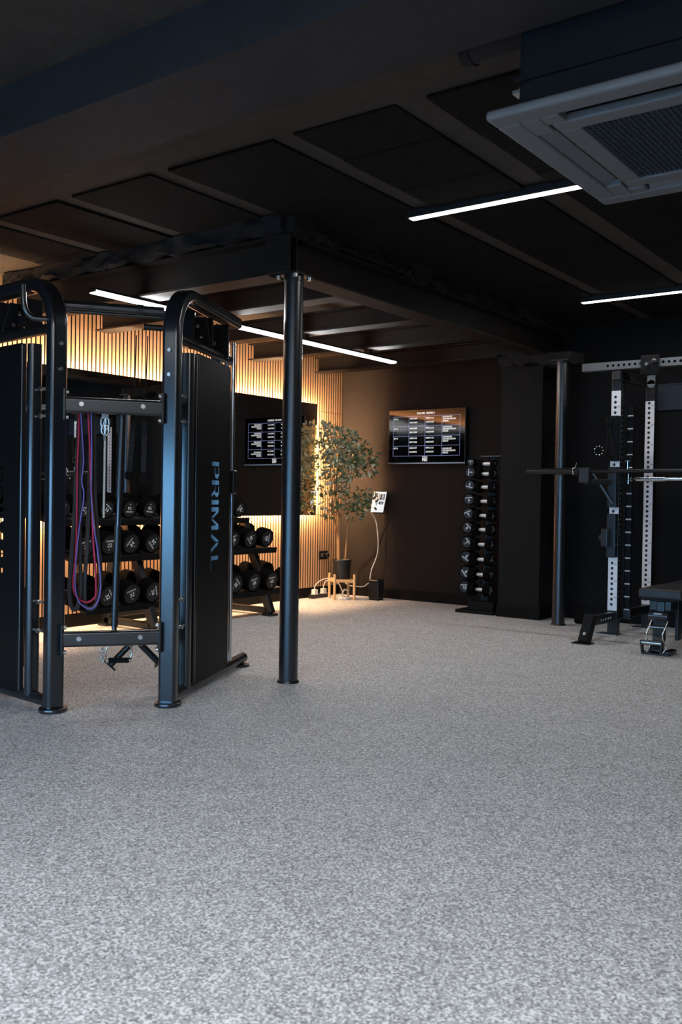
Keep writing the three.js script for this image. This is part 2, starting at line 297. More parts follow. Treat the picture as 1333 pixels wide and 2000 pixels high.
// ---------------------------------------------------------------- printed faces
function canvasTex(w, h, draw) { const c = document.createElement('canvas'); c.width = w; c.height = h; draw(c.getContext('2d'), w, h); const t = new THREE.CanvasTexture(c); t.colorSpace = THREE.SRGBColorSpace; t.anisotropy = 8; return t; }
const faceMats = {};
function faceMat(kg) {
  const small = kg <= 10;
  return faceMats[kg] ??= new THREE.MeshStandardMaterial({ roughness: .55, map: canvasTex(256, 256, (c) => {
    c.fillStyle = '#151413'; c.fillRect(0, 0, 256, 256); c.fillStyle = '#ffffff'; c.textAlign = 'center'; c.textBaseline = 'middle';
    c.save(); c.translate(128, 84); c.transform(1.28, 0, -.3, 1, 0, 0); c.font = small ? 'bold 42px sans-serif' : 'bold 31px sans-serif'; c.fillText('PRIMAL', 0, 0, small ? 150 : 200); c.restore();
    c.font = small ? 'bold 88px sans-serif' : 'bold 74px sans-serif'; c.fillText(String(kg), 128, small ? 146 : 142); c.font = 'bold 21px sans-serif'; c.fillText('KG', 128, 201);
  }) });
}
// a round-headed dumbbell along local x, its number face at +x; `spin` turns the faces
function dumbbellShape(R, headLen, handle, seg = 40) {
  const c = R * .12, prof = [[.0001, 0], [R - c, 0], [R - c * .3, c * .25], [R, c], [R, headLen - c], [R - c * .3, headLen - c * .25], [R - c, headLen], [R * .86, headLen], [R * .84, headLen - .004], [.0001, headLen - .004]];
  const head = lathe(prof, seg).rotateZ(-Math.PI / 2);
  return { R, headLen, handle, head: head.clone().translate(handle / 2, 0, 0), head2: head.clone().rotateY(Math.PI).translate(-handle / 2, 0, 0),
    grip: lathe([[.0001, -handle / 2 - .002], [.013, -handle / 2 - .002], [.0135, -handle * .42], [.0165, -handle * .3], [.0175, 0], [.0165, handle * .3], [.0135, handle * .42], [.013, handle / 2 + .002], [.0001, handle / 2 + .002]], 20).rotateZ(-Math.PI / 2),
    face: new THREE.CircleGeometry(R * .84, seg).rotateY(Math.PI / 2).translate(handle / 2 + headLen - .0034, 0, 0) };
}
function dumbbell(shape, kg, label, group, pos, tilt, spin, yaw = 0, gripMat = M.chrome) {
  const t = thing('dumbbell', label, 'dumbbell', pos, 0, group); t.rotation.set(0, yaw, tilt, 'YXZ');
  mesh('head', shape.head, M.rubber, t); mesh('head', shape.head2, M.rubber, t); mesh('grip', shape.grip, gripMat, t);
  if (kg) { const f = mesh('number_face', shape.face, faceMat(kg), t); f.rotation.x = spin; }
  return t;
}
// ---------------------------------------------------------------- three-tier dumbbell rack by the slat wall
{
  const t = thing('dumbbell_rack', 'three-tier black steel dumbbell rack standing along the slatted wall', 'rack', [-5.6, 0, -5.35]);
  const W = (n, g, m) => wpart(n, g, m, t);
  const tiers = [{ x: -5.655, y: .955, z0: -4.05, z1: -6.12 }, { x: -5.575, y: .70, z0: -4.17, z1: -6.40 }, { x: -5.515, y: .335, z0: -4.25, z1: -6.62 }];
  tiers.forEach((q, i) => {
    const tl = .2, R = i ? .088 : .076, y = q.y - R - .006, dn = (dx) => V(q.x + dx, y + (-dx) * Math.tan(tl), 0);
    const bar = (dx, w, h, dy = 0) => { const c = dn(dx); return beam(V(c.x, c.y + dy - h / 2, q.z0), V(c.x, c.y + dy - h / 2, q.z1), w, h, .004, V(Math.sin(tl), Math.cos(tl), 0)); };
    W('shelf', [bar(-.105, .07, .022), bar(.105, .07, .022), bar(-.145, .008, .06, .03), bar(.0, .16, .006, -.014)], M.blackMatte);
    W('shelf_lip', bar(.142, .01, .05, .016), M.blackMatte);
  });
  for (const z of [-4.87, -6.22]) {
    W('front_leg', beam(V(-5.335, .02, z), V(-5.68, .84, z), .075, .055, .008, V(0, 0, 1)), M.black);
    W('rear_leg', beam(V(-5.88, .02, z), V(-5.80, .87, z), .075, .055, .008, V(0, 0, 1)), M.black);
    W('foot_bar', beam(V(-5.9, .045, z), V(-5.36, .045, z), .055, .05, .006), M.black);
    W('foot_plate', box(-5.40, -5.29, 0, .02, z - .05, z + .05, .006), M.black); W('foot_plate', box(-5.95, -5.85, 0, .02, z - .05, z + .05, .006), M.black);
    for (const [x, y] of [[-5.6, .64], [-5.48, .27]]) W('shelf_bracket', beam(V(x - .25, y + .03, z), V(x + .03, y - .02, z), .05, .05, .004), M.black);
  }
  W('cross_bar', beam(V(-5.88, .09, -4.87), V(-5.88, .09, -6.22), .05, .05, .006), M.black);
  const S = [dumbbellShape(.073, .085, .125), dumbbellShape(.085, .095, .13), dumbbellShape(.088, .115, .13)];
  const kgs = [[12, 12, 14, 14, 16, 16, 18, 18, 20, 20], [22, 22, 24, 24, 26, 26, 28, 28, 30, 30], [32, 32, 34, 34, 36, 36, 38, 38, 40, 40]];
  const zs = [[-4.15, -4.345, -4.549, -4.763, -4.966, -5.17, -5.375, -5.58, -5.785, -6.005], [-4.29, -4.5, -4.705, -4.919, -5.145, -5.37, -5.60, -5.825, -6.041, -6.257], [-4.427, -4.647, -4.861, -5.09, -5.32, -5.55, -5.781, -6.006, -6.238, -6.455]];
  const spins = [[.3, -2, -.75, 3.1, 3.05, 1, .4, 1.9, 1.0, .95], [.2, 0, -.0, .95, 2.45, .3, 2, .38, 2.4, -1.55], [.3, -.9, .3, -1.3, .8, 2, -.75, .2, .1, .12]];
  const tn = ['top', 'middle', 'bottom'];
  const ordinal = ['leftmost', 'second from the left', 'third from the left', 'fourth from the left', 'fifth from the left', 'fifth from the right', 'fourth from the right', 'third from the right', 'second from the right', 'rightmost'];
  const spinFix = { '0,2': -.65, '0,3': Math.PI, '0,4': Math.PI * .98, '1,1': .02, '1,2': .95, '1,3': 2.35, '2,0': -.95, '2,1': .3, '2,2': -1.2 };
  tiers.forEach((q, i) => zs[i].forEach((z, k) => {
    const s = S[i], first = k % 2 === 0, sp = spinFix[`${i},${k}`] ?? spins[i][k];
    dumbbell(s, kgs[i][k], `round black dumbbell marked ${kgs[i][k]}, ${ordinal[k]} on the ${tn[i]} tier of the rack`, `dumbbells on the ${tn[i]} tier`, [q.x, q.y + .008, z], -.2, sp);
  }));
  dumbbell(S[2], 0, 'black dumbbell at the left end of the bottom tier behind the hanging bands', 'dumbbells on the bottom tier', [tiers[2].x, tiers[2].y + .008, -4.21 + -.0], -.2, 0);
}
// ---------------------------------------------------------------- narrow dumbbell tower by the projecting wall
{
  const t = thing('dumbbell_tower', 'narrow upright black dumbbell tower standing beside the projecting wall', 'rack', [-4.08, 0, -7.82]);
  const W = (n, g, m) => wpart(n, g, m, t);
  W('base', [box(-4.27, -3.88, 0, .03, -7.99, -7.60, .006), box(-4.16, -3.9, .03, .11, -7.72, -7.64, .006)], M.blackMatte);
  W('upright', beam(V(-4.12, .03, -7.88), V(-4.06, 1.45, -7.92), .12, .07, .006), M.black);
  W('upright', beam(V(-3.885, .03, -7.77), V(-3.93, 1.45, -7.83), .03, .07, .006), M.black);
  W('top_cap', box(-4.14, -3.92, 1.44, 1.46, -7.96, -7.80, .006), M.black);
  const ks = [1, 2, 3, 4, 5, 6, 7, 8, 9, 10];
  const ys = [1.383, 1.29, 1.168, 1.037, .905, .775, .638, .5, .36, .222];
  const shapes = ks.map((k) => { const R = k === 1 ? .036 : .05 + .0012 * k; return dumbbellShape(R, .038 + .003 * k, .092, 30); });
  const spins = [.05, 1.5, Math.PI * .93, .1, .45, -.8, -.95, Math.PI - .6, 2.2, .03], spins2 = [.4, -.5, 1.2, -.9, 1.3, -.6, 1.4, .8, .1, 1.5];
  const word = ['one', 'two', 'three', 'four', 'five', 'six', 'seven', 'eight', 'nine', 'ten'];
  ks.forEach((k, i) => {
    const y = ys[i], s = shapes[i], f = i / 9;
    W('cradle', [box(-4.16, -3.93, y - s.R * .62 - .012, y - s.R * .62, -7.84, -7.79, .003), box(-4.25, -4.15, y - s.R * .62 - .012, y - s.R * .62, -7.86, -7.76, .003)], M.black);
    dumbbell(s, k, `small black dumbbell marked ${word[i]} on the tower with its number facing out`, 'dumbbells down the left side of the tower', [-4.215 - .022 * f, y + .012, -7.79 + .02 * f], 0, spins[i], -1.28, M.brushed);
    dumbbell(s, k, `small black dumbbell showing its chrome grip beside the one marked ${word[i]} on the tower`, 'dumbbells down the front of the tower', [-4.035 + .01 - .03 * f, y - .004, -7.72 + .035 * f], 0, spins2[i], 0, M.brushed);
  });
}
// ---------------------------------------------------------------- cable machine
const PL = V(-3.752, 0, -2.78), PR = V(-3.426, 0, -3.219), U = PR.clone().sub(PL).normalize(), NB = V(-.815, 0, -.579), UP = V(0, 1, 0);
const cp = (u, y, off = 0) => PL.clone().addScaledVector(U, u).addScaledVector(NB, off).setY(y);
const stencil = (() => {            // stencil capitals in a box: w (reading direction) x 1 (height); lists of polygons
  const P = (...a) => a;
  return [
    { w: .8, polys: [P([0, 0], [.22, 0], [.22, 1], [0, 1]), P([.28, .78], [.62, .78], [.62, .56], [.28, .56], [.28, .34], [.7, .34], [.84, .48], [.84, .86], [.7, 1], [.28, 1])] },
    { w: .86, polys: [P([0, 0], [.22, 0], [.22, 1], [0, 1]), P([.28, .78], [.62, .78], [.62, .58], [.28, .58], [.28, .38], [.5, .38], [.66, 0], [.9, 0], [.72, .4], [.84, .5], [.84, .86], [.7, 1], [.28, 1])] },
    { w: .22, polys: [P([0, 0], [.22, 0], [.22, 1], [0, 1])] },
    { w: 1.12, polys: [P([0, 0], [.22, 0], [.22, .62], [.5, .02], [.54, .02], [.54, .38], [.26, 1], [0, 1]), P([1.14, 0], [.92, 0], [.92, .62], [.64, .02], [.60, .02], [.60, .38], [.88, 1], [1.14, 1])] },
    { w: 1.06, polys: [P([0, 0], [.25, 0], [.52, .62], [.52, 1], [.42, 1]), P([1.08, 0], [.83, 0], [.56, .62], [.56, 1], [.66, 1])] },
    { w: .74, polys: [P([0, 0], [.22, 0], [.22, 1], [0, 1]), P([.27, 0], [.74, 0], [.74, .2], [.27, .2])] },
  ];
})();
{
  const t = thing('cable_machine', 'tall black two-tower cable machine with rounded top frames and lower crossbars', 'gym machine', [-3.582, 0, -3.0]);
  const W = (n, g, m, p = t, e) => wpart(n, g, m, p, e);
  const towers = [{ b: PL, X: V(-.9959, 0, -.0902), Z: V(-.0902, 0, .9959), s: -1 }, { b: PR, X: V(-.413, 0, -.9107), Z: V(.9107, 0, -.413), s: 1 }];
  for (const { b, X, Z, s } of towers) {
    const p = (a, y, o = 0) => b.clone().addScaledVector(X, a).addScaledVector(Z, o).setY(y);
    const path = [p(0, .02), p(0, .6), p(0, 1.2), p(0, 1.845)]; for (let k = 1; k <= 10; k++) { const a = k / 10 * Math.PI / 2; path.push(p(.22 - .22 * Math.cos(a), 1.845 + .225 * Math.sin(a))); } path.push(p(.5, 2.07), p(.95, 2.07));
    W('front_post', sweep(path, Z, .092, .066, .022, false, 5), M.blackGloss);
    const dg = lathe([[.0001, 0], [.066, 0], [.068, .004], [.068, .016], [.064, .021], [.0001, .021]], 40).translate(b.x, 0, b.z); W('post_foot', dg, M.blackGloss);
    W('inner_column', sweep([p(.178, .055, .012), p(.178, .9, .012), p(.178, 1.775, .012)], Z, .07, .052, .024, false, 5), M.blackGloss);
    W('base_tube', rod(p(.02, .048, .01), p(1.17, .048, .01), .03, .03, 24), M.black);
    W('rear_foot', [lathe([[.0001, 0], [.05, 0], [.052, .014], [.0001, .018]], 30).translate(...p(1.13, 0, .01).toArray()), rod(p(1.17, .048, .01), p(1.185, .048, .01), .03, .024, 24)], M.black);
    W('rear_post', beam(p(.93, .07, -.1), p(.93, 2.03, -.1), .06, .06, .01, Z), M.black);
    W('upper_tube', rod(p(.04, 1.845, -.01), p(.92, 1.845, -.01), .026, .026, 20), M.black);
    // guard panel with the maker's letters cut through
    const sh = new THREE.Shape(); const x0 = .25, x1 = .775, y0 = .06, y1 = 1.785, c = .03; const fx = (a) => a * s;
    const outline = [[x0, y0], [x1 - .0, y0], [x1, y1 - c], [x1 - c, y1], [x0, y1]]; outline.forEach(([a, y], i) => i ? sh.lineTo(fx(a), y) : sh.moveTo(fx(a), y)); sh.closePath();
    const H = .135, top = s > 0 ? 1.235 : 1.185; let adv = 0; const total = stencil.reduce((q, l) => q + l.w + .14, -.14), k = .60 / total;
    for (const l of stencil) {
      for (const poly of l.polys) { const h = new THREE.Path(); const pts = poly.map(([r, v]) => [s > 0 ? fx(.475 + v * H) : fx(.545 - v * H), top - (adv + r) * k]); pts.forEach(([a, y], i) => i ? h.lineTo(a, y) : h.moveTo(a, y)); h.closePath(); sh.holes.push(h); }
      adv += l.w + .14;
    }
    const eg = new THREE.ExtrudeGeometry(sh, { depth: .008, bevelEnabled: false });
    const ex = X.clone().multiplyScalar(s), ez = ex.clone().cross(UP);
    eg.applyMatrix4(new THREE.Matrix4().makeBasis(ex, UP, ez).setPosition(b.clone().addScaledVector(Z, .035)));
    W('guard_panel', eg, M.shroud);
    W('panel_edge', [beam(p(.257, .06, .028), p(.257, 1.785, .028), .022, .03, .008, Z), beam(p(.775, .06, .02), p(.775, 1.75, .02), .02, .04, .006, Z)], M.blackGloss);
    // chrome guide rods, carriage, weight stack
    for (const o of [.012, -.028]) W('guide_rod', rod(p(.905, .06, o), p(.905, 1.95, o), .0125, .0125, 20), M.chrome);
    W('carriage', [beam(p(.905, 1.06, -.008), p(.905, 1.2, -.008), .06, .09, .01, Z), beam(p(.93, 1.09, -.008), p(1.0, 1.09, -.008), .04, .05, .008)], M.black);
    W('pulley_bracket', [beam(p(.30, 1.87, -.05), p(.30, 2.02, -.05), .1, .012, .004, X), beam(p(.46, 1.86, -.02), p(.38, 2.0, -.02), .11, .01, .004, X), beam(p(.55, 1.86, -.06), p(.55, 2.03, -.06), .14, .012, .004, X), beam(p(.76, 1.84, -.02), p(.76, 2.03, -.02), .1, .012, .004, X)], M.shroud);
    W('pulley', [rod(p(.42, 1.95, -.035), p(.42, 1.95, -.055), .055, .055, 30), rod(p(.72, 1.93, -.035), p(.72, 1.93, -.055), .055, .055, 30)], M.blackMatte);
    for (const [a, y] of [[.36, 1.95], [.42, 1.9], [.58, 1.99], [.62, 1.9], [.79, 1.93]]) W('bolt', hex(p(a, y, -.012), Z, .011, .012), M.zinc);
    for (const y of [1.42, 1.55, .52, .38]) W('bolt', [rod(p(.06, y, .018), p(.155, y, .018), .007, .007, 8), hex(p(.045 + .05, y, .02), Z, .011, .016)], M.zinc);
    for (const y of [1.64, 1.76]) W('bolt', hex(p(-.033, y, 0), X.clone().negate(), .011, .01), M.zinc);
    const tw = []; for (let i = 0; i < 16; i++) tw.push(beam(p(.60, .14 + i * .026, -.13), p(.60, .163 + i * .026, -.13), .09, .28, .003, X)); W('weight_stack', tw, M.blackMatte);
    if (s > 0) W('added_reflector', [beam(p(.74, .1, -.1), p(.74, 1.5, -.1), .22, .008, .003, X)], M.blackGloss);  // invented plate, added to reflect blue window light through the cut letters
  }
  // crossbars between the posts
  for (const [y, h] of [[1.473, .075], [.345, .075]]) { const cb = W('crossbar', beam(cp(.03, y), cp(.51, y), .05, h, .014), M.blackGloss); for (const u of [.115, .405]) wpart('bolt', hex(cp(u, y + .004, -.024), NB.clone().negate(), .013, .01), M.zinc, cb); for (const u of [.036, .5]) wpart('joint_plate', beam(cp(u, y - .075, -.0), cp(u, y + .075, -.0), .012, .08, .003, NB), M.black, cb); for (const [u, dy] of [[.045, .06], [.045, -.06], [.492, .06], [.492, -.06]]) wpart('bolt', hex(cp(u, y + dy, -.02), U.clone().multiplyScalar(u < .2 ? 1 : -1), .011, .012), M.zinc, cb); }
  W('pull_up_bar', [rod(cp(.03, 1.962, .06), cp(.51, 1.962, .06), .022, .022, 20), rod(cp(.03, 1.94, .09), cp(.51, 1.94, .09), .012, .012, 14)], M.blackGloss);
  for (const u of [.14, .38]) W('grip_collar', rod(cp(u, 1.962, .06), cp(u + .03, 1.962, .06), .027, .027, 20), M.black);
  W('pull_up_grip', [rod(cp(.42, 1.888, .1), cp(.51, 1.886, .1), .016, .016, 16), rod(cp(.415, 1.888, .1), cp(.425, 1.888, .1), .018, .018, 16)], M.black);
  W('pull_up_grip', [tube([cp(-.155, 2.03, 0), cp(-.152, 1.95, 0), cp(-.14, 1.905, 0), cp(-.11, 1.878, 0), cp(-.06, 1.876, .0), cp(-.02, 1.877, 0)], .014, 30, 12)], M.blackGloss);
  // V-shaped foot rest and stirrup under the lower crossbar, on the far side
  W('foot_rest', [rod(cp(.39, .265, .3), cp(.29, .16, .3), .017, .017, 16), beam(cp(.258, .184, .3), cp(.312, .133, .3), .05, .008, .003), rod(cp(.39, .27, .3), cp(.39, .34, .06), .02, .02, 12)], M.black);
  W('foot_rest', [rod(cp(.44, .265, .3), cp(.535, .165, .3), .017, .017, 16), beam(cp(.515, .14, .3), cp(.565, .19, .3), .05, .008, .003), rod(cp(.44, .27, .3), cp(.44, .34, .06), .02, .02, 12)], M.black);
}
// accessories hung on the machine
{
  const bandPts = (l, off, n = 90) => smooth(l.map(([u, y]) => cp(u, y, off)), n);
  const band = (name, label, l, off, w, th, m, cat = 'resistance band') => { const t = thing(name, label, cat, cp(.17, .48, off).toArray()); wpart('loop', sweep(bandPts(l, off), NB, w, th, th * .45), m, t); return t; };
  band('resistance_band', 'thin purple resistance band looped down between the cable towers', [[.116, 1.44], [.127, 1.284], [.131, 1.196], [.124, 1.109], [.135, 1.033], [.115, .882], [.102, .732], [.098, .606], [.111, .531], [.136, .5], [.168, .484], [.197, .499], [.216, .554], [.218, .63], [.201, .782], [.188, .858], [.177, .958], [.169, 1.059], [.17, 1.135], [.169, 1.285], [.165, 1.44]], .06, .03, .006, M.purple);
  band('resistance_band', 'red resistance band hanging in a loop inside the purple one', [[.109, 1.44], [.108, 1.309], [.104, 1.208], [.104, 1.083], [.103, .832], [.098, .707], [.09, .6], [.108, .54], [.153, .512], [.193, .535], [.199, .579], [.193, .706], [.182, .832], [.176, .984], [.167, 1.135], [.161, 1.285], [.152, 1.44]], .085, .02, .009, M.red);
  band('resistance_band', 'wide flat black resistance band hanging at the left of the bands', [[.112, 1.44], [.10, 1.083], [.086, .757], [.075, .582], [.082, .498], [.1, .474], [.119, .5], [.128, .6], [.122, .76], [.118, 1.1], [.122, 1.44]], .125, .055, .02, M.bandBlack);
  band('resistance_band', 'wide flat black resistance band hanging at the right of the bands', [[.184, 1.44], [.19, 1.085], [.21, .807], [.224, .63], [.204, .5], [.172, .472], [.15, .505], [.148, .63], [.158, .8], [.165, 1.1], [.172, 1.44]], .135, .055, .018, M.bandBlack);
  const cb = thing('carabiner_strap', 'cream strap hanging from shiny snap hooks under the upper crossbar', 'strap', cp(.232, 1.06, .07).toArray());
  wpart('strap', sweep(smooth([cp(.233, 1.34, .07), cp(.232, 1.25, .07), cp(.232, 1.12, .07), cp(.231, 1.0, .07), cp(.231, .93, .07)], 20), U, .010, .003, .001), M.cream, cb);
  for (const [u, y, r] of [[.225, 1.40, .02], [.24, 1.395, .02], [.226, 1.365, .017], [.24, 1.362, .017]]) { const pts = []; for (let k = 0; k < 14; k++) { const a = k / 14 * Math.PI * 2; pts.push(cp(u + Math.cos(a) * r * .6, y + Math.sin(a) * r * 1.45, .07)); } wpart('snap_hook', tube(pts, .0042, 40, 8, true), M.zinc, cb); }
  wpart('ring', [beam(cp(.215, 1.43, .07), cp(.25, 1.425, .07), .014, .02, .004), beam(cp(.231, 1.345, .07), cp(.231, 1.31, .07), .012, .008, .002)], M.zinc, cb);
  const lb = thing('pulldown_bar', 'long dark foam-covered bar leaning between the two crossbars', 'bar', cp(.283, .383, .03).toArray());
  wpart('bar', rod(cp(.283, .384, .01), cp(.315, 1.50, .05), .0125, .0125, 16), M.blackGloss, lb);
  wpart('foam_grip', [rod(cp(.2835, .40, .0106), cp(.2975, .89, .0281), .017, .017, 16)], M.black, lb); wpart('foam_grip', [rod(cp(.3015, 1.03, .0332), cp(.3145, 1.48, .0493), .018, .018, 16)], M.black, lb);
  for (const [u, v, lab] of [[.392, .374, 'black twisted triceps rope with a ball end, left of the two'], [.449, .447, 'black twisted triceps rope with a ball end, right of the two']]) {
    const t = thing('triceps_rope', lab, 'rope', cp(v, 1.14, .3).toArray());
    const strands = []; for (let k = 0; k < 3; k++) { const pts = []; for (let i = 0; i <= 40; i++) { const f = i / 40, a = f * 18 + k * 2.094; pts.push(cp(u + (v - u) * f + Math.cos(a) * .0075, 1.43 - .28 * f, .3 + Math.sin(a) * .0075)); } strands.push(tube(pts, .0078, 80, 6)); }
    wpart('rope', strands, M.rope, t);
    wpart('ball_end', [new THREE.SphereGeometry(.026, 20, 14).scale(1, .8, 1).translate(...cp(v + .003, 1.138, .3).toArray()), rod(cp(v, 1.165, .3), cp(v, 1.148, .3), .02, .024, 18)], M.blackMatte, t);
    wpart('hanger', rod(cp(u, 1.43, .3), cp(u, 1.86, .2), .003, .003, 8), M.blackMatte, t);
  }
  const st = thing('stirrup_handle', 'black cable stirrup handle with chrome ends hanging low by the foot rests', 'handle', cp(.32, .19, .25).toArray());
  wpart('grip', rod(cp(.275, .193, .25), cp(.378, .19, .25), .014, .014, 16), M.blackMatte, st);
  wpart('end_cap', [rod(cp(.262, .193, .25), cp(.275, .193, .25), .014, .014, 16), rod(cp(.378, .19, .25), cp(.391, .19, .25), .014, .014, 16)], M.chrome, st);
  wpart('frame', tube([cp(.268, .19, .25), cp(.262, .24, .25), cp(.285, .29, .25), cp(.325, .33, .25), cp(.365, .29, .25), cp(.392, .24, .25), cp(.385, .19, .25)], .004, 40, 8), M.chrome, st);
  const ch = thing('hook_chain', 'short bright chain dangling beneath the lower crossbar', 'chain', cp(.235, .2, .1).toArray());
  for (let i = 0; i < 5; i++) { const pts = []; for (let k = 0; k < 10; k++) { const a = k / 10 * 6.283; pts.push(cp(.232 + (i % 2 ? .002 : Math.cos(a) * .007), .312 - i * .022 + Math.sin(a) * .015, .1 + (i % 2 ? Math.cos(a) * .007 : 0))); } wpart('link', tube(pts, .003, 20, 6, true), M.zinc, ch); }
}
// ---------------------------------------------------------------- television
{
  const x0 = -5.36, x1 = -4.455, y0 = 1.405, y1 = 1.955, zf = ZB + .07;
  const t = thing('television', 'flat wall television showing a white workout table on black', 'television', [(x0 + x1) / 2, (y0 + y1) / 2, ZB + .04]);
  wpart('case', box(x0, x1, y0, y1, ZB + .03, zf - .001, .006), M.blackPlastic, t); wpart('wall_bracket', box(x0 + .25, x1 - .25, y0 + .12, y1 - .12, ZB, ZB + .03), M.blackPlastic, t);
  wpart('chin', box(x0 + .002, x1 - .002, y0 - .002, y0 + .006, zf - .004, zf + .002, .001), M.steel, t);
  const tex = canvasTex(1280, 770, (c, w, h) => {
    c.fillStyle = '#000'; c.fillRect(0, 0, w, h); c.strokeStyle = '#99a3dd'; c.lineWidth = 3.5; c.fillStyle = '#fff';
    c.textAlign = 'center'; c.font = 'bold 40px sans-serif'; c.fillText('TOTAL PRO - SESSIONS 3', 630, 66, 300);
    const X = [75, 345, 622, 905, 1200], Y = [95, 240, 385, 530, 678];
    for (const x of X) { c.beginPath(); c.moveTo(x, Y[0]); c.lineTo(x, Y[4]); c.stroke(); } for (const y of Y) { c.beginPath(); c.moveTo(X[0], y); c.lineTo(X[4], y); c.stroke(); }
    c.textAlign = 'left'; c.font = 'bold 30px sans-serif';
    const rows = [['SET 1-4', ['GOBLET SQUAT', 'BACK RACK'], ['TEMPO 3.1.X.1', '2 MINUTES REST']], ['SET 1-4', ['DB INCLINE', 'BENT ROWS'], ['TEMPO 3.1.X.1', '2 MINUTES REST']], ['SET 1-4', ['HAMMER CURL', 'DROP PRESS'], ['TEMPO 3.1.X.1', '2 MINUTES REST']], ['SET 1-4', ['DEAD LIFT', 'GOOD MORNINGS'], ['TEMPO 3.1.X.1', '2 MINUTES REST']]];
    rows.forEach(([a, b, d], i) => { const y = Y[i] + 42; c.fillText(a, X[0] + 12, y + 2, 70); b.forEach((s, k) => c.fillText(s, X[1] + 14, y + k * 58, 130)); d.forEach((s, k) => c.fillText(s, X[2] + 14, y + k * 58, 138)); ['60 SECONDS REST', 'AFTER COMPLETING BOTH', 'EXERCISES'].forEach((s, k) => c.fillText(s, X[3] + 14, y - 8 + k * 30 + (i === 3 ? 24 : 0), [155, 215, 95][k])); });
    c.textAlign = 'center'; c.font = 'bold 26px sans-serif'; c.fillText('FITNESS', 625, 706, 88); c.font = 'bold 62px sans-serif'; c.fillText('PRO', 625, 758, 88);
  });
  const pg = new THREE.PlaneGeometry(x1 - x0 - .016, y1 - y0 - .02).translate((x0 + x1) / 2, (y0 + y1) / 2 + .004, zf);
  wpart('screen', pg, new THREE.MeshStandardMaterial({ color: 0x050506, roughness: .06, emissive: 0xffffff, emissiveMap: tex, emissiveIntensity: 1.15 }), t);
}
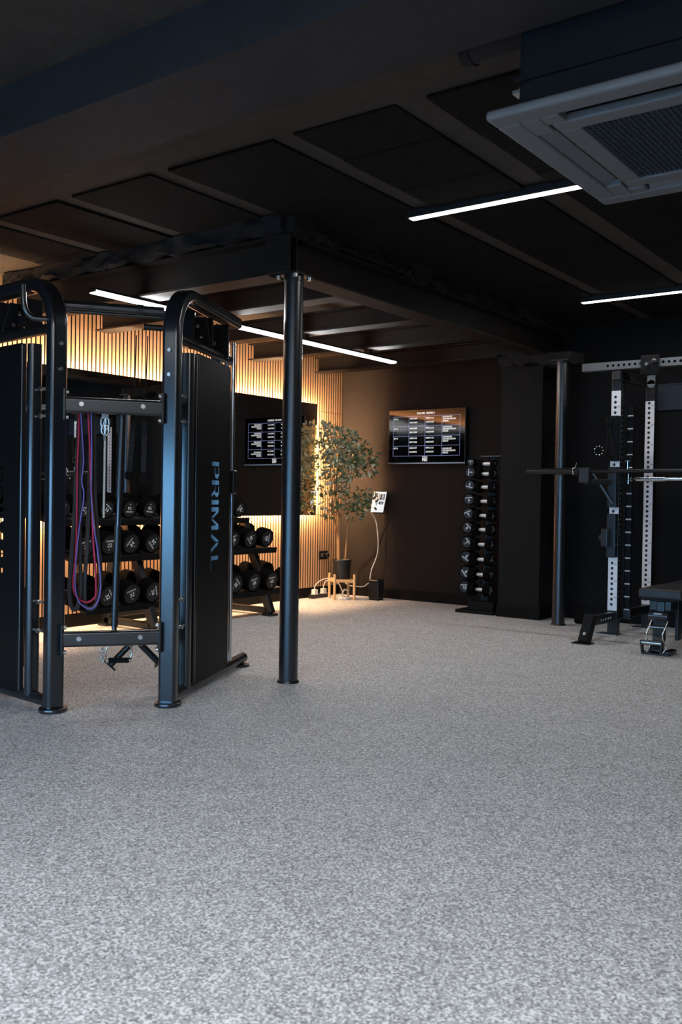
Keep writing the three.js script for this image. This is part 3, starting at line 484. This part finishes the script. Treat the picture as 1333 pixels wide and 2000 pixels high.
// ---------------------------------------------------------------- tablet, speaker, sockets, cables
{
  const tw = .158, tz = V(-5.447, 1.007, -8.045), tilt = Math.atan2(.062, .205);
  const t = thing('tablet', 'white glowing tablet tilted on a wall bracket beside the plant', 'tablet', tz.toArray()); t.rotation.x = -tilt;
  mesh('case', box(-.088, .088, -.125, .118, -.014, -.001, .004), M.blackPlastic, t);
  const tex = canvasTex(256, 340, (c) => { c.fillStyle = '#f2f5f6'; c.fillRect(0, 0, 256, 340); c.fillStyle = '#10131c'; c.fillRect(18, 36, 82, 104); c.fillRect(112, 36, 122, 104); c.fillRect(136, 164, 92, 44); c.fillStyle = '#c5ced0'; c.fillRect(30, 164, 92, 44); c.fillStyle = '#e8ecf4'; for (let k = 0; k < 4; k++) { c.fillRect(62, 46 + k * 24, 26, 13); c.fillRect(122, 46 + k * 24, 22, 13); c.fillRect(176, 46 + k * 24, 40, 13); } for (let k = 0; k < 3; k++) c.fillRect(160 + k * 22, 176, 9, 24); });
  mesh('screen', new THREE.PlaneGeometry(tw, .222), new THREE.MeshStandardMaterial({ color: 0x060606, roughness: .2, emissive: 0xffffff, emissiveMap: tex, emissiveIntensity: .95 }), t);
  mesh('wall_mount', [box(-.05, .05, -.06, .06, -.05, -.014, .004)], M.blackPlastic, t);
  const s = thing('floor_speaker', 'small black box speaker on the floor by the corner', 'speaker', [-5.38, 0, -7.93]);
  mesh('cabinet', box(-.062, .062, .006, .215, -.06, .06, .02), M.blackPlastic, s); mesh('front_grille', box(-.052, .052, .02, .2, .058, .063, .004), M.blackMatte, s); mesh('foot', [box(-.05, .05, 0, .008, -.05, .05)], M.rubber, s);
  const so = thing('wall_socket', 'black double wall socket with plugs on the slatted wall', 'socket', [XW + .03, .435, -7.83]);
  mesh('face_plate', box(-.001, .008, -.045, .045, -.075, .075, .003), M.blackPlastic, so); for (const z of [-.038, .034]) mesh('plug', [box(.008, .045, -.022, .02, z - .024, z + .024, .008)], M.blackPlastic, so);
  const ps = thing('power_strip', 'black power strip on the floor against the slatted wall', 'power strip', [-5.93, 0, -7.68]);
  mesh('body', box(-.03, .03, 0, .04, -.16, .14, .005), M.blackPlastic, ps);
  const plug = (z, lab) => { const p = thing('plug_adapter', lab, 'plug', [-5.93, .04, z]); mesh('body', box(-.024, .024, 0, .052, -.026, .026, .005), M.whitePlastic, p); mesh('flange', box(-.028, .028, 0, .008, -.03, .03, .003), M.whitePlastic, p); mesh('cable_stub', rod(V(0, .05, 0), V(0, .085, 0), .006, .004, 10), M.whitePlastic, p); };
  plug(-7.605, 'white plug adapter at the left end of the power strip'); plug(-7.755, 'white plug adapter at the right end of the power strip');
  const cable = (name, lab, pts, r, m, n = 60) => { const t = thing(name, lab, 'cable', pts[pts.length - 1].toArray()); wpart('cord', tube(pts, r, n, 7), m, t); };
  cable('charging_cable', 'white cable dropping from the tablet to the floor speaker', [V(-5.50, .885, -8.0), V(-5.485, .8, -8.06), V(-5.475, .6, -8.09), V(-5.48, .45, -8.08), V(-5.53, .3, -8.06), V(-5.53, .2, -8.03), V(-5.505, .165, -8.0), V(-5.49, .13, -7.98)], .0045, M.whitePlastic);
  cable('charging_cable', 'white cable arching from the left plug behind the plant stand', [V(-5.93, .125, -7.605), V(-5.92, .17, -7.66), V(-5.9, .195, -7.74), V(-5.86, .2, -7.83), V(-5.8, .185, -7.9), V(-5.74, .13, -7.93), V(-5.66, .12, -7.95), V(-5.58, .12, -7.98), V(-5.54, .15, -8.0), V(-5.505, .165, -8.0)], .0045, M.whitePlastic);
  cable('charging_cable', 'white cable looping from the right plug down to the floor', [V(-5.93, .125, -7.755), V(-5.91, .17, -7.78), V(-5.86, .19, -7.82), V(-5.8, .15, -7.84), V(-5.76, .08, -7.85), V(-5.73, .02, -7.85), V(-5.66, .006, -7.87), V(-5.5, .006, -7.93)], .0045, M.whitePlastic);
  cable('charging_cable', 'coiled white cable lying on the floor under the plant stand', (() => { const p = []; for (let k = 0; k < 26; k++) { const a = k * .62; p.push(V(-5.69 + Math.cos(a) * .055, .006 + .004 * (k / 5) + (k % 10 > 6 ? .07 : 0), -7.78 + Math.sin(a) * .045)); } return p; })(), .004, M.whitePlastic, 140);
  const pb = thing('charger_brick', 'white charger brick lying under the plant stand', 'charger', [-5.66, 0, -7.75]); mesh('body', box(-.05, .05, 0, .028, -.03, .03, .006), M.whitePlastic, pb); mesh('cable_stub', rod(V(.05, .014, 0), V(.07, .014, 0), .005, .003, 8), M.whitePlastic, pb);
  cable('power_cable', 'dark cable trailing down the wall from the tablet behind the stand', [V(-5.40, .93, -8.1), V(-5.43, .78, -8.13), V(-5.50, .62, -8.13), V(-5.56, .48, -8.13), V(-5.68, .38, -8.12), V(-5.76, .3, -8.12), V(-5.78, .2, -8.1), V(-5.78, .02, -8.1)], .005, M.blackPlastic);
}
// ---------------------------------------------------------------- potted tree on its stand
{
  const cx = -5.685, cz = -7.742;
  const s = thing('plant_stand', 'light wooden four-legged plant stand under the black pot', 'plant stand', [cx, 0, cz]);
  const legs = [[-5.834, -7.731], [-5.678, -7.612], [-5.535, -7.757], [-5.694, -7.872]];
  for (const [x, z] of legs) wpart('leg', lathe([[.0001, 0], [.0125, 0], [.0135, .004], [.0135, .255], [.011, .262], [.0001, .262]], 18).translate(x, 0, z), M.standWood, s);
  wpart('cross_rail', [beam(V(legs[0][0], .185, legs[0][1]), V(legs[2][0], .185, legs[2][1]), .03, .024, .004), beam(V(legs[1][0], .19, legs[1][1]), V(legs[3][0], .19, legs[3][1]), .03, .024, .004)], M.standWood, s);
  wpart('edge_rail', [0, 1, 2, 3].map((k) => beam(V(legs[k][0], .195, legs[k][1]), V(legs[(k + 1) % 4][0], .195, legs[(k + 1) % 4][1]), .014, .028, .004)), M.standWood, s);
  const t = thing('potted_tree', 'leafy artificial fig tree with bare trunks in a black pot', 'plant', [cx, .209, cz]);
  const P = .209;
  wpart('pot', lathe([[.0001, 0], [.078, 0], [.082, .006], [.098, .185], [.101, .19], [.101, .2], [.094, .2], [.092, .18], [.0001, .18]], 40).translate(cx, P, cz), M.blackPlastic, t);
  wpart('soil', lathe([[.0001, .19], [.06, .188], [.091, .181]], 24).translate(cx, P, cz), M.soil, t);
  const B = (x, y, z) => V(cx + x, y, cz + z), rt = V(.805, 0, -.594), fw = V(.594, 0, .805);
  const O = (a, y, f = 0) => V(cx, y, cz).addScaledVector(rt, a).addScaledVector(fw, f);
  const taper = (pts, r0, r1) => { const g = tube(pts, 1, 40, 9); const p = g.attributes.position, c = new THREE.CatmullRomCurve3(pts, false, 'catmullrom', .5); for (let i = 0; i <= 40; i++) { const q = c.getPointAt(i / 40), r = r0 + (r1 - r0) * i / 40; for (let j = 0; j <= 9; j++) { const k = i * 10 + j, v = V(p.getX(k), p.getY(k), p.getZ(k)).sub(q).multiplyScalar(r).add(q); p.setXYZ(k, v.x, v.y, v.z); } } return g; };
  const trunks = [[[O(-.03, .385), O(-.035, .6), O(-.03, .8, .01), O(-.05, .92, .01), O(-.075, 1.1, .02), O(-.06, 1.35, .02), O(-.04, 1.6, .02), O(-.05, 1.72, .02)], .020, .005], [[O(.035, .385, .01), O(.045, .6, .02), O(.055, .75, .03), O(.05, .9, .0), O(.06, 1.1, -.02), O(.08, 1.3, -.02), O(.11, 1.55, .0)], .012, .003], [[O(-.035, .62), O(-.06, .72, .02), O(-.09, .86, .04), O(-.11, 1.05, .05), O(-.13, 1.3, .05), O(-.15, 1.5, .04)], .008, .003], [[O(-.03, .8, .01), O(.02, .95, .05), O(.03, 1.15, .07), O(.06, 1.4, .06)], .009, .003]];
  for (const [p, a, b] of trunks) wpart('trunk', taper(p, a, b), M.bark, t);
  const twigs = [], clusters = [];
  const cl = (a, y, f, r, n, litTone) => clusters.push({ c: O(a, y, f), r, n, litTone });  // leaf tone paints the light: paler at upper left, darker right and below
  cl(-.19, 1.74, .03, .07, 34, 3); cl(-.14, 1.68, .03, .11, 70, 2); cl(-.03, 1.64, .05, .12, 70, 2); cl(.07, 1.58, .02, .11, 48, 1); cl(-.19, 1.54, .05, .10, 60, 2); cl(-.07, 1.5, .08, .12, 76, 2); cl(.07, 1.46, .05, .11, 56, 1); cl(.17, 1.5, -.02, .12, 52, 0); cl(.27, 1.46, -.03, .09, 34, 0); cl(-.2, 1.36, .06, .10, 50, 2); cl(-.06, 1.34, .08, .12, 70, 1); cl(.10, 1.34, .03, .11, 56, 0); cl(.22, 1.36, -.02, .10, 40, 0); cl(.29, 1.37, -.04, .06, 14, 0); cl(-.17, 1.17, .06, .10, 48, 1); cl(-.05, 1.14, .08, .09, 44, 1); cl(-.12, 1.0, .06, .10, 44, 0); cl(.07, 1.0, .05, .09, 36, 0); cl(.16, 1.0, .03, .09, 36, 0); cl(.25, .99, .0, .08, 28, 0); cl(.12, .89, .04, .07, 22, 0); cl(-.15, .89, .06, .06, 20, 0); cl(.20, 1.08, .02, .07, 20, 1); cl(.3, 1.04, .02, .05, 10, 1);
  const stems = [O(-.07, 1.1, .02), O(-.05, 1.5, .02), O(.06, 1.1, -.02), O(.1, 1.5, 0), O(-.12, 1.2, .05), O(.03, 1.2, .06), O(.04, .98, .05), O(-.05, .95, .02)];
  for (const c of clusters) { let best = stems[0]; for (const s2 of stems) if (s2.distanceTo(c.c) < best.distanceTo(c.c)) best = s2; const mid = best.clone().add(c.c).multiplyScalar(.5).add(V(0, .02, 0)); twigs.push(tube([best, mid, c.c], .0028, 8, 5)); for (let k = 0; k < 4; k++) { const e = c.c.clone().add(V(rr(-1, 1), rr(-.6, .9), rr(-1, 1)).normalize().multiplyScalar(c.r * .9)); twigs.push(tube([c.c, c.c.clone().lerp(e, .5).add(V(0, .01, 0)), e], .0018, 6, 4)); } }
  wpart('twigs', twigs, M.bark, t);
  // leaf: a small folded blade with a pale edge
  const leafGeo = (L, w, curl) => { const g = new THREE.PlaneGeometry(1, 1, 4, 5), p = g.attributes.position; for (let i = 0; i < p.count; i++) { const u = p.getX(i) * 2, v = p.getY(i) + .5, wd = w * Math.pow(Math.sin(Math.PI * Math.min(1, v * .97 + .03)), .75) * (1 - .35 * v); p.setXYZ(i, u * wd / 2, v * L, -curl * v * v * L + Math.abs(u) * wd * .22); } g.computeVertexNormals(); return g; };
  const LG = [leafGeo(.064, .036, .2), leafGeo(.072, .038, .35), leafGeo(.056, .034, .1), leafGeo(.066, .036, -.15)];
  const rest = [[], [], [], []]; let made = 0; const all = [];
  for (const c of clusters) for (let i = 0; i < c.n * 1.3; i++) {
    const d = V(rr(-1, 1), rr(-.9, 1), rr(-1, 1)); if (d.length() > 1) d.normalize(); const pos = c.c.clone().addScaledVector(d, c.r); if (pos.x < XM + .03) pos.x = XM + .03 + rnd() * .05; if (pos.z < ZB + .1) pos.z = ZB + .1 + rnd() * .05;
    const dir = d.clone().add(V(rr(-.5, .5), rr(-.7, .4), rr(-.5, .5))).normalize(); if (pos.x < XM + .09) dir.x = Math.abs(dir.x);
    const q = new THREE.Quaternion().setFromUnitVectors(V(0, 1, 0), dir).multiply(new THREE.Quaternion().setFromAxisAngle(V(0, 1, 0), rr(0, 6.28)));
    const litTone = rnd() < .16 ? 3 : Math.min(2, Math.max(0, c.litTone + (rnd() < .35 ? -1 : rnd() < .3 ? 1 : 0)));
    all.push({ pos, q, k: Math.floor(rnd() * 4), s: rr(.62, 1.05), litTone, front: pos.clone().sub(V(cx, 0, cz)).dot(fw) + rnd() * .05 });
  }
  all.sort((a, b) => b.front - a.front);
  for (const l of all) { if (made++ < 290) { const m = mesh('leaf', LG[l.k], M.leaf[l.litTone], t); m.position.copy(l.pos).sub(t.position); m.quaternion.copy(l.q); m.scale.setScalar(l.s); } else rest[l.litTone].push(LG[l.k].clone().scale(l.s, l.s, l.s).applyQuaternion(l.q).translate(...l.pos.toArray())); }
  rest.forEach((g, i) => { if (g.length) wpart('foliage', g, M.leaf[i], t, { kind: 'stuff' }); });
}
// ---------------------------------------------------------------- power rack, barbell, smith bar
{
  const u1 = V(-2.604, 0, -7.165), u2 = V(-2.527, 0, -7.735);
  const t = thing('power_rack', 'black power rack with white perforated strips up its posts', 'rack', [-2.56, 0, -7.45]);
  const W = (n, g, m, p = t, e) => wpart(n, g, m, p, e);
  const strip = (post, segs, num0) => {
    for (const [a, b] of segs) {
      const sh = new THREE.Shape(); sh.moveTo(-.037, a); sh.lineTo(.037, a); sh.lineTo(.037, b); sh.lineTo(-.037, b); sh.closePath();
      for (let y = .245; y < 2; y += .0405) if (y - .012 > a && y + .012 < b) { const h = new THREE.Path(); h.absarc(-.006, y, .0115, 0, Math.PI * 2, true); sh.holes.push(h); }
      W('hole_strip', new THREE.ExtrudeGeometry(sh, { depth: .0022, bevelEnabled: false, curveSegments: 10 }).translate(post.x, 0, post.z + .037), M.white);
    }
  };
  const digit = {}; const num = (post, y, n) => { digit[n] ??= new THREE.MeshStandardMaterial({ roughness: .6, map: canvasTex(64, 32, (c) => { c.fillStyle = '#cbc7c6'; c.fillRect(0, 0, 64, 32); c.fillStyle = '#161616'; c.font = 'bold 26px sans-serif'; c.textAlign = 'center'; c.fillText(String(n), 32, 26, 54); }) }); W('hole_number', new THREE.PlaneGeometry(.022, .013).translate(post.x + .023, y, post.z + .0396), digit[n]); };
  for (const p of [u1, u2]) {
    W('upright', [box(p.x - .0375, p.x + .0375, .012, 2.06, p.z - .0375, p.z + .0365, .004)], M.black);
    W('foot_plate', box(p.x - .12, p.x + .05, 0, .012, p.z - .06, p.z + .07, .003), M.steel);
  }
  strip(u1, [[.197, .615], [.955, 1.004], [1.321, 1.365], [1.717, 1.913]]); strip(u2, [[.204, 1.882]]);
  for (let k = 1; k <= 10; k++) num(u2, .225 + k * .162, k * 4 + 6); num(u1, .56, 18); num(u1, .43, 14); num(u1, .30, 10); num(u1, 1.79, 46);
  // dark accessories bolted over the front strip: strap holders and spotter brackets
  W('strap_bracket', [box(-2.64, -2.57, .615, .955, -7.126, -7.07, .006), box(-2.655, -2.60, .70, .84, -7.07, -6.99, .01)], M.black);
  W('clamp_knob', [rod(V(-2.66, .77, -7.06), V(-2.66, .77, -7.02), .028, .024, 20)], M.blackPlastic);
  W('spotter_arm', [box(-2.64, -2.57, 1.004, 1.32, -7.126, -7.07, .006), beam(V(-2.60, 1.03, -7.08), V(-2.74, 1.27, -7.02), .05, .02, .004)], M.black);
  W('cable_strap', [beam(V(-2.62, 1.7, -7.07), V(-2.66, 1.40, -7.05), .04, .006, .002), beam(V(-2.66, 1.70, -7.09), V(-2.58, 1.40, -7.05), .03, .006, .002), box(-2.64, -2.57, 1.365, 1.717, -7.126, -7.09, .006)], M.blackMatte);
  const ring = []; for (let k = 0; k < 9; k++) { const a = k / 9 * 6.283; ring.push(new THREE.SphereGeometry(.0055, 8, 6).translate(-2.70 + Math.cos(a) * .035, 1.445 + Math.sin(a) * .035, -7.03)); } W('stud_ring', [...ring], M.chrome); W('stud_collar', [new THREE.TorusGeometry(.035, .004, 8, 30).translate(-2.70, 1.445, -7.034), beam(V(-2.67, 1.43, -7.04), V(-2.6, 1.38, -7.1), .012, .012, .003)], M.blackMatte);
  // base rails, front leg
  W('base_rail', beam(V(-2.60, .165, -7.13), V(-2.53, .165, -7.7), .07, .075, .006), M.black);
  W('leg_rail', beam(V(-2.604, .15, -7.13), V(-2.60, .165, -6.68), .07, .075, .006), M.black);
  W('leg_foot', [beam(V(-2.60, .20, -6.68), V(-2.612, .006, -6.585), .075, .075, .005, V(0, .4, 1))], M.shroud);
  W('leg_plate', box(-2.69, -2.55, 0, .008, -6.63, -6.53, .002), M.black);
  W('bolt', hex(V(-2.60, .075, -6.566), V(0, .4, 1).normalize(), .014, .01), M.zinc);
  for (let k = 0; k < 5; k++) W('bolt', hex(V(-2.568, .155, -7.0 + k * .05), V(1, 0, 0), .009, .006), M.zinc);
  W('plate_peg', rod(V(-2.74, .16, -6.75), V(-2.63, .16, -6.74), .04, .04, 20), M.rubber);
  W('top_rail', beam(V(-2.6, 2.03, -7.1), V(-2.53, 2.03, -7.75), .07, .07, .006), M.black);
  // drilled top beam with its pulley plate
  { const sh = new THREE.Shape(); sh.moveTo(-2.879, 2.078); sh.lineTo(-1.2, 2.078); sh.lineTo(-1.2, 2.139); sh.lineTo(-2.879, 2.139); sh.closePath(); for (let k = 0; k < 34; k++) { const h = new THREE.Path(); h.absarc(-2.67 + k * .043, 2.109, .0105, 0, 6.2832, true); sh.holes.push(h); }
    W('top_beam', [new THREE.ExtrudeGeometry(sh, { depth: .004, bevelEnabled: false, curveSegments: 10 }).translate(0, 0, -7.11), box(-2.879, -1.2, 2.078, 2.082, -7.18, -7.11), box(-2.879, -1.2, 2.135, 2.139, -7.18, -7.11)], M.acGrey); W('beam_back', box(-2.875, -1.2, 2.082, 2.135, -7.178, -7.172), M.black); }
  W('pulley_plate', [box(-2.405, -2.265, 2.02, 2.165, -7.10, -7.085, .004)], M.shroud); for (const [x, y] of [[-2.385, 2.145], [-2.285, 2.145], [-2.385, 2.04], [-2.285, 2.04]]) W('bolt', hex(V(x, y, -7.085), V(0, 0, 1), .007, .006), M.blackMatte);
  W('pull_pin', [rod(V(-2.35, 2.095, -7.085), V(-2.35, 2.095, -7.05), .016, .012, 18)], M.zinc); W('pull_knob', [new THREE.SphereGeometry(.026, 20, 14).translate(-2.29, 2.11, -7.05), rod(V(-2.29, 2.11, -7.085), V(-2.29, 2.11, -7.05), .012, .012, 12)], M.blackPlastic);
  W('hang_tab', [new THREE.CylinderGeometry(.03, .03, .008, 24).rotateX(Math.PI / 2).translate(-2.32, 1.945, -7.085), box(-2.35, -2.29, 1.945, 2.01, -7.089, -7.081)], M.acGrey);
  W('hang_loop', tube([V(-2.345, 1.94, -7.085), V(-2.345, 1.88, -7.085), V(-2.335, 1.85, -7.085), V(-2.318, 1.838, -7.085), V(-2.30, 1.85, -7.085), V(-2.29, 1.88, -7.085), V(-2.29, 1.94, -7.085)], .004, 40, 8), M.blackMatte);
  // smith rail with stops
  W('smith_rail', [box(-2.535, -2.495, .15, 1.80, -7.245, -7.215, .004), rod(V(-2.555, .15, -7.23), V(-2.555, 1.82, -7.23), .011, .011, 14)], M.blackMatte);
  for (let k = 0; k < 16; k++) W('rail_stop', rod(V(-2.535, .205 + k * .101, -7.205), V(-2.492, .205 + k * .101, -7.198), .006, .006, 10), M.brushed);
  W('rail_block', box(-2.545, -2.485, .13, .21, -7.25, -7.2, .006), M.black);
  const side = []; for (let k = 0; k < 44; k++) side.push(box(-2.5665, -2.5645, .26 + k * .0405, .27 + k * .0405, -7.175, -7.155)); W('side_scale', side, M.acGrey, t, { kind: 'stuff' });
  // J-cup for the barbell
  W('jcup', [box(-2.775, -2.695, 1.19, 1.305, -6.88, -6.82, .008), beam(V(-2.735, 1.2, -6.86), V(-2.62, 1.2, -7.1), .05, .04, .006)], M.pad);
  const b = thing('barbell', 'black barbell with a spring collar resting across the power rack', 'barbell', [-2.2, 1.279, -6.855]);
  wpart('sleeve', [rod(V(-3.215, 1.279, -6.855), V(-2.80, 1.279, -6.855), .0245, .0245, 24), rod(V(-3.217, 1.279, -6.855), V(-3.213, 1.279, -6.855), .021, .021, 24)], M.black, b);
  wpart('shoulder', rod(V(-2.80, 1.279, -6.855), V(-2.785, 1.279, -6.855), .034, .034, 24), M.black, b);
  wpart('shaft', rod(V(-2.785, 1.279, -6.855), V(-1.3, 1.279, -6.855), .0145, .0145, 18), M.darkSteel, b);
  wpart('collar', [new THREE.TorusGeometry(.03, .0035, 8, 30).rotateY(Math.PI / 2 - .25).translate(-2.815, 1.279, -6.855), new THREE.TorusGeometry(.03, .0035, 8, 30).rotateY(Math.PI / 2 + .2).translate(-2.83, 1.279, -6.855), rod(V(-2.815, 1.305, -6.85), V(-2.80, 1.345, -6.84), .004, .004, 8)], M.chrome, b);
  const s = thing('smith_bar', 'bright chrome guided bar with a hook, just below the barbell', 'barbell', [-2.2, 1.225, -7.16]);
  wpart('sleeve', [rod(V(-2.445, 1.225, -7.16), V(-2.22, 1.225, -7.16), .0185, .0185, 24), rod(V(-2.49, 1.225, -7.17), V(-2.445, 1.225, -7.16), .008, .014, 16)], M.chrome, s);
  wpart('shaft', rod(V(-2.22, 1.225, -7.16), V(-1.3, 1.225, -7.16), .013, .013, 18), M.chrome, s);
  wpart('hook', [rod(V(-2.515, 1.19, -7.18), V(-2.515, 1.27, -7.18), .007, .007, 12), rod(V(-2.53, 1.225, -7.2), V(-2.49, 1.225, -7.17), .012, .012, 14), rod(V(-2.525, 1.30, -7.19), V(-2.525, 1.37, -7.19), .009, .009, 12), rod(V(-2.545, 1.37, -7.19), V(-2.505, 1.37, -7.19), .007, .007, 10)], M.chrome, s);
  // cut-off dark wall board behind the rack
  const wb = thing('wall_board', 'dark blue board fixed high on the wall behind the rack', 'board', [-2.1, 1.93, -7.94]); mesh('panel', box(-.46, .7, -.1, .11, -.01, .012, .003), std([.005, .009, .018], .6), wb); mesh('edge_trim', [box(-.46, .7, .105, .115, .012, .018), box(-.46, .7, -.105, -.095, .012, .018)], std([.007, .011, .02], .6), wb);
}
// ---------------------------------------------------------------- adjustable bench at the right edge
{
  const t = thing('weight_bench', 'black padded weight bench with chrome front roller at the right edge', 'bench', [-2.03, 0, -6.9]);
  const W = (n, g, m, p = t) => wpart(n, g, m, p);
  W('seat_pad', [box(-2.165, -1.865, .385, .455, -6.86, -6.42, .02)], M.pad); W('seat_board', box(-2.15, -1.88, .372, .388, -6.85, -6.43, .004), M.blackMatte);
  W('back_pad', [box(-2.15, -1.85, .385, .455, -7.75, -6.88, .02)], M.pad);
  W('spine', beam(V(-2.02, .33, -6.46), V(-2.02, .3, -7.7), .06, .08, .008), M.black);
  W('front_post', [beam(V(-2.03, .37, -6.5), V(-2.045, .09, -6.52), .085, .03, .006, V(0, 0, 1)), beam(V(-2.045, .11, -6.525), V(-2.055, .012, -6.475), .075, .05, .006, V(0, 0, 1))], M.black);
  W('adjust_frame', [box(-2.10, -1.95, .30, .372, -6.62, -6.47, .008), box(-1.98, -1.955, .08, .36, -6.75, -6.66, .006)], M.black);
  const rm = new THREE.MeshStandardMaterial({ roughness: .6, map: canvasTex(512, 128, (c) => { c.fillStyle = '#111214'; c.fillRect(0, 0, 512, 128); c.fillStyle = '#e8eaec'; c.font = 'italic bold 40px sans-serif'; c.textAlign = 'center'; c.fillText('PRIMAL', 128, 74, 120); c.fillText('PRIMAL', 384, 74, 120); }) });
  { const g = new THREE.CylinderGeometry(.034, .034, .13, 32, 1, false); const u = g.attributes.uv; for (let i = 0; i < u.count; i++) u.setXY(i, u.getX(i), u.getY(i)); g.rotateZ(Math.PI / 2); W('leg_roller', g.translate(-2.03, .268, -6.465), M.blackGloss);
    const lp = new THREE.CylinderGeometry(.0345, .0345, .07, 24, 1, true, -.35, .7); W('roller_print', (() => { const pts = []; const q = new THREE.PlaneGeometry(.075, .016, 8, 4); const p = q.attributes.position; for (let i = 0; i < p.count; i++) { const a = p.getY(i) / .0346; p.setXYZ(i, p.getX(i), Math.sin(a + .5) * .0346, Math.cos(a + .5) * .0346); } q.computeVertexNormals(); return q.translate(-2.03, .268, -6.465); })(), new THREE.MeshStandardMaterial({ roughness: .6, map: canvasTex(256, 56, (c) => { c.fillStyle = '#0d0e10'; c.fillRect(0, 0, 256, 56); c.fillStyle = '#f0f2f4'; c.font = 'italic bold 54px sans-serif'; c.textAlign = 'center'; c.fillText('PRIMAL', 128, 47, 244); }) })); }
  for (const x of [-2.095, -1.985]) W('support_loop', tube([V(x + .015, .235, -6.47), V(x, .18, -6.45), V(x - .012, .14, -6.44), V(x - .008, .10, -6.45), V(x + .006, .05, -6.46), V(x - .01, .012, -6.44)], .005, 40, 8), M.chrome);
  W('tie_bar', rod(V(-2.10, .19, -6.45), V(-1.98, .19, -6.45), .006, .006, 12), M.chrome);
  W('carry_handle', [rod(V(-2.135, .082, -6.435), V(-2.0, .082, -6.435), .0165, .0165, 22)], M.chrome);
  W('handle_bracket', [beam(V(-2.14, .095, -6.44), V(-2.13, .01, -6.44), .012, .04, .003, V(0, 0, 1)), beam(V(-1.998, .095, -6.45), V(-2.005, .01, -6.45), .012, .05, .003, V(0, 0, 1))], M.black);
  W('front_foot', [box(-2.135, -1.95, 0, .014, -6.55, -6.42, .004), box(-1.99, -1.945, .0, .03, -6.6, -6.45, .006)], M.black);
  W('rear_foot', box(-2.25, -1.78, 0, .05, -7.7, -7.62, .006), M.black);
  W('rear_post', beam(V(-2.02, .03, -7.66), V(-2.02, .32, -7.6), .06, .06, .006), M.black);
  W('side_frame', [beam(V(-1.9, .06, -6.75), V(-1.78, .06, -7.2), .05, .06, .006), beam(V(-1.92, .33, -6.7), V(-1.88, .06, -6.8), .03, .05, .004)], M.blackGloss);
}
scene.traverse((o) => { if (o.isRectAreaLight) o.castShadow = true; });
renderer.render(scene, camera);
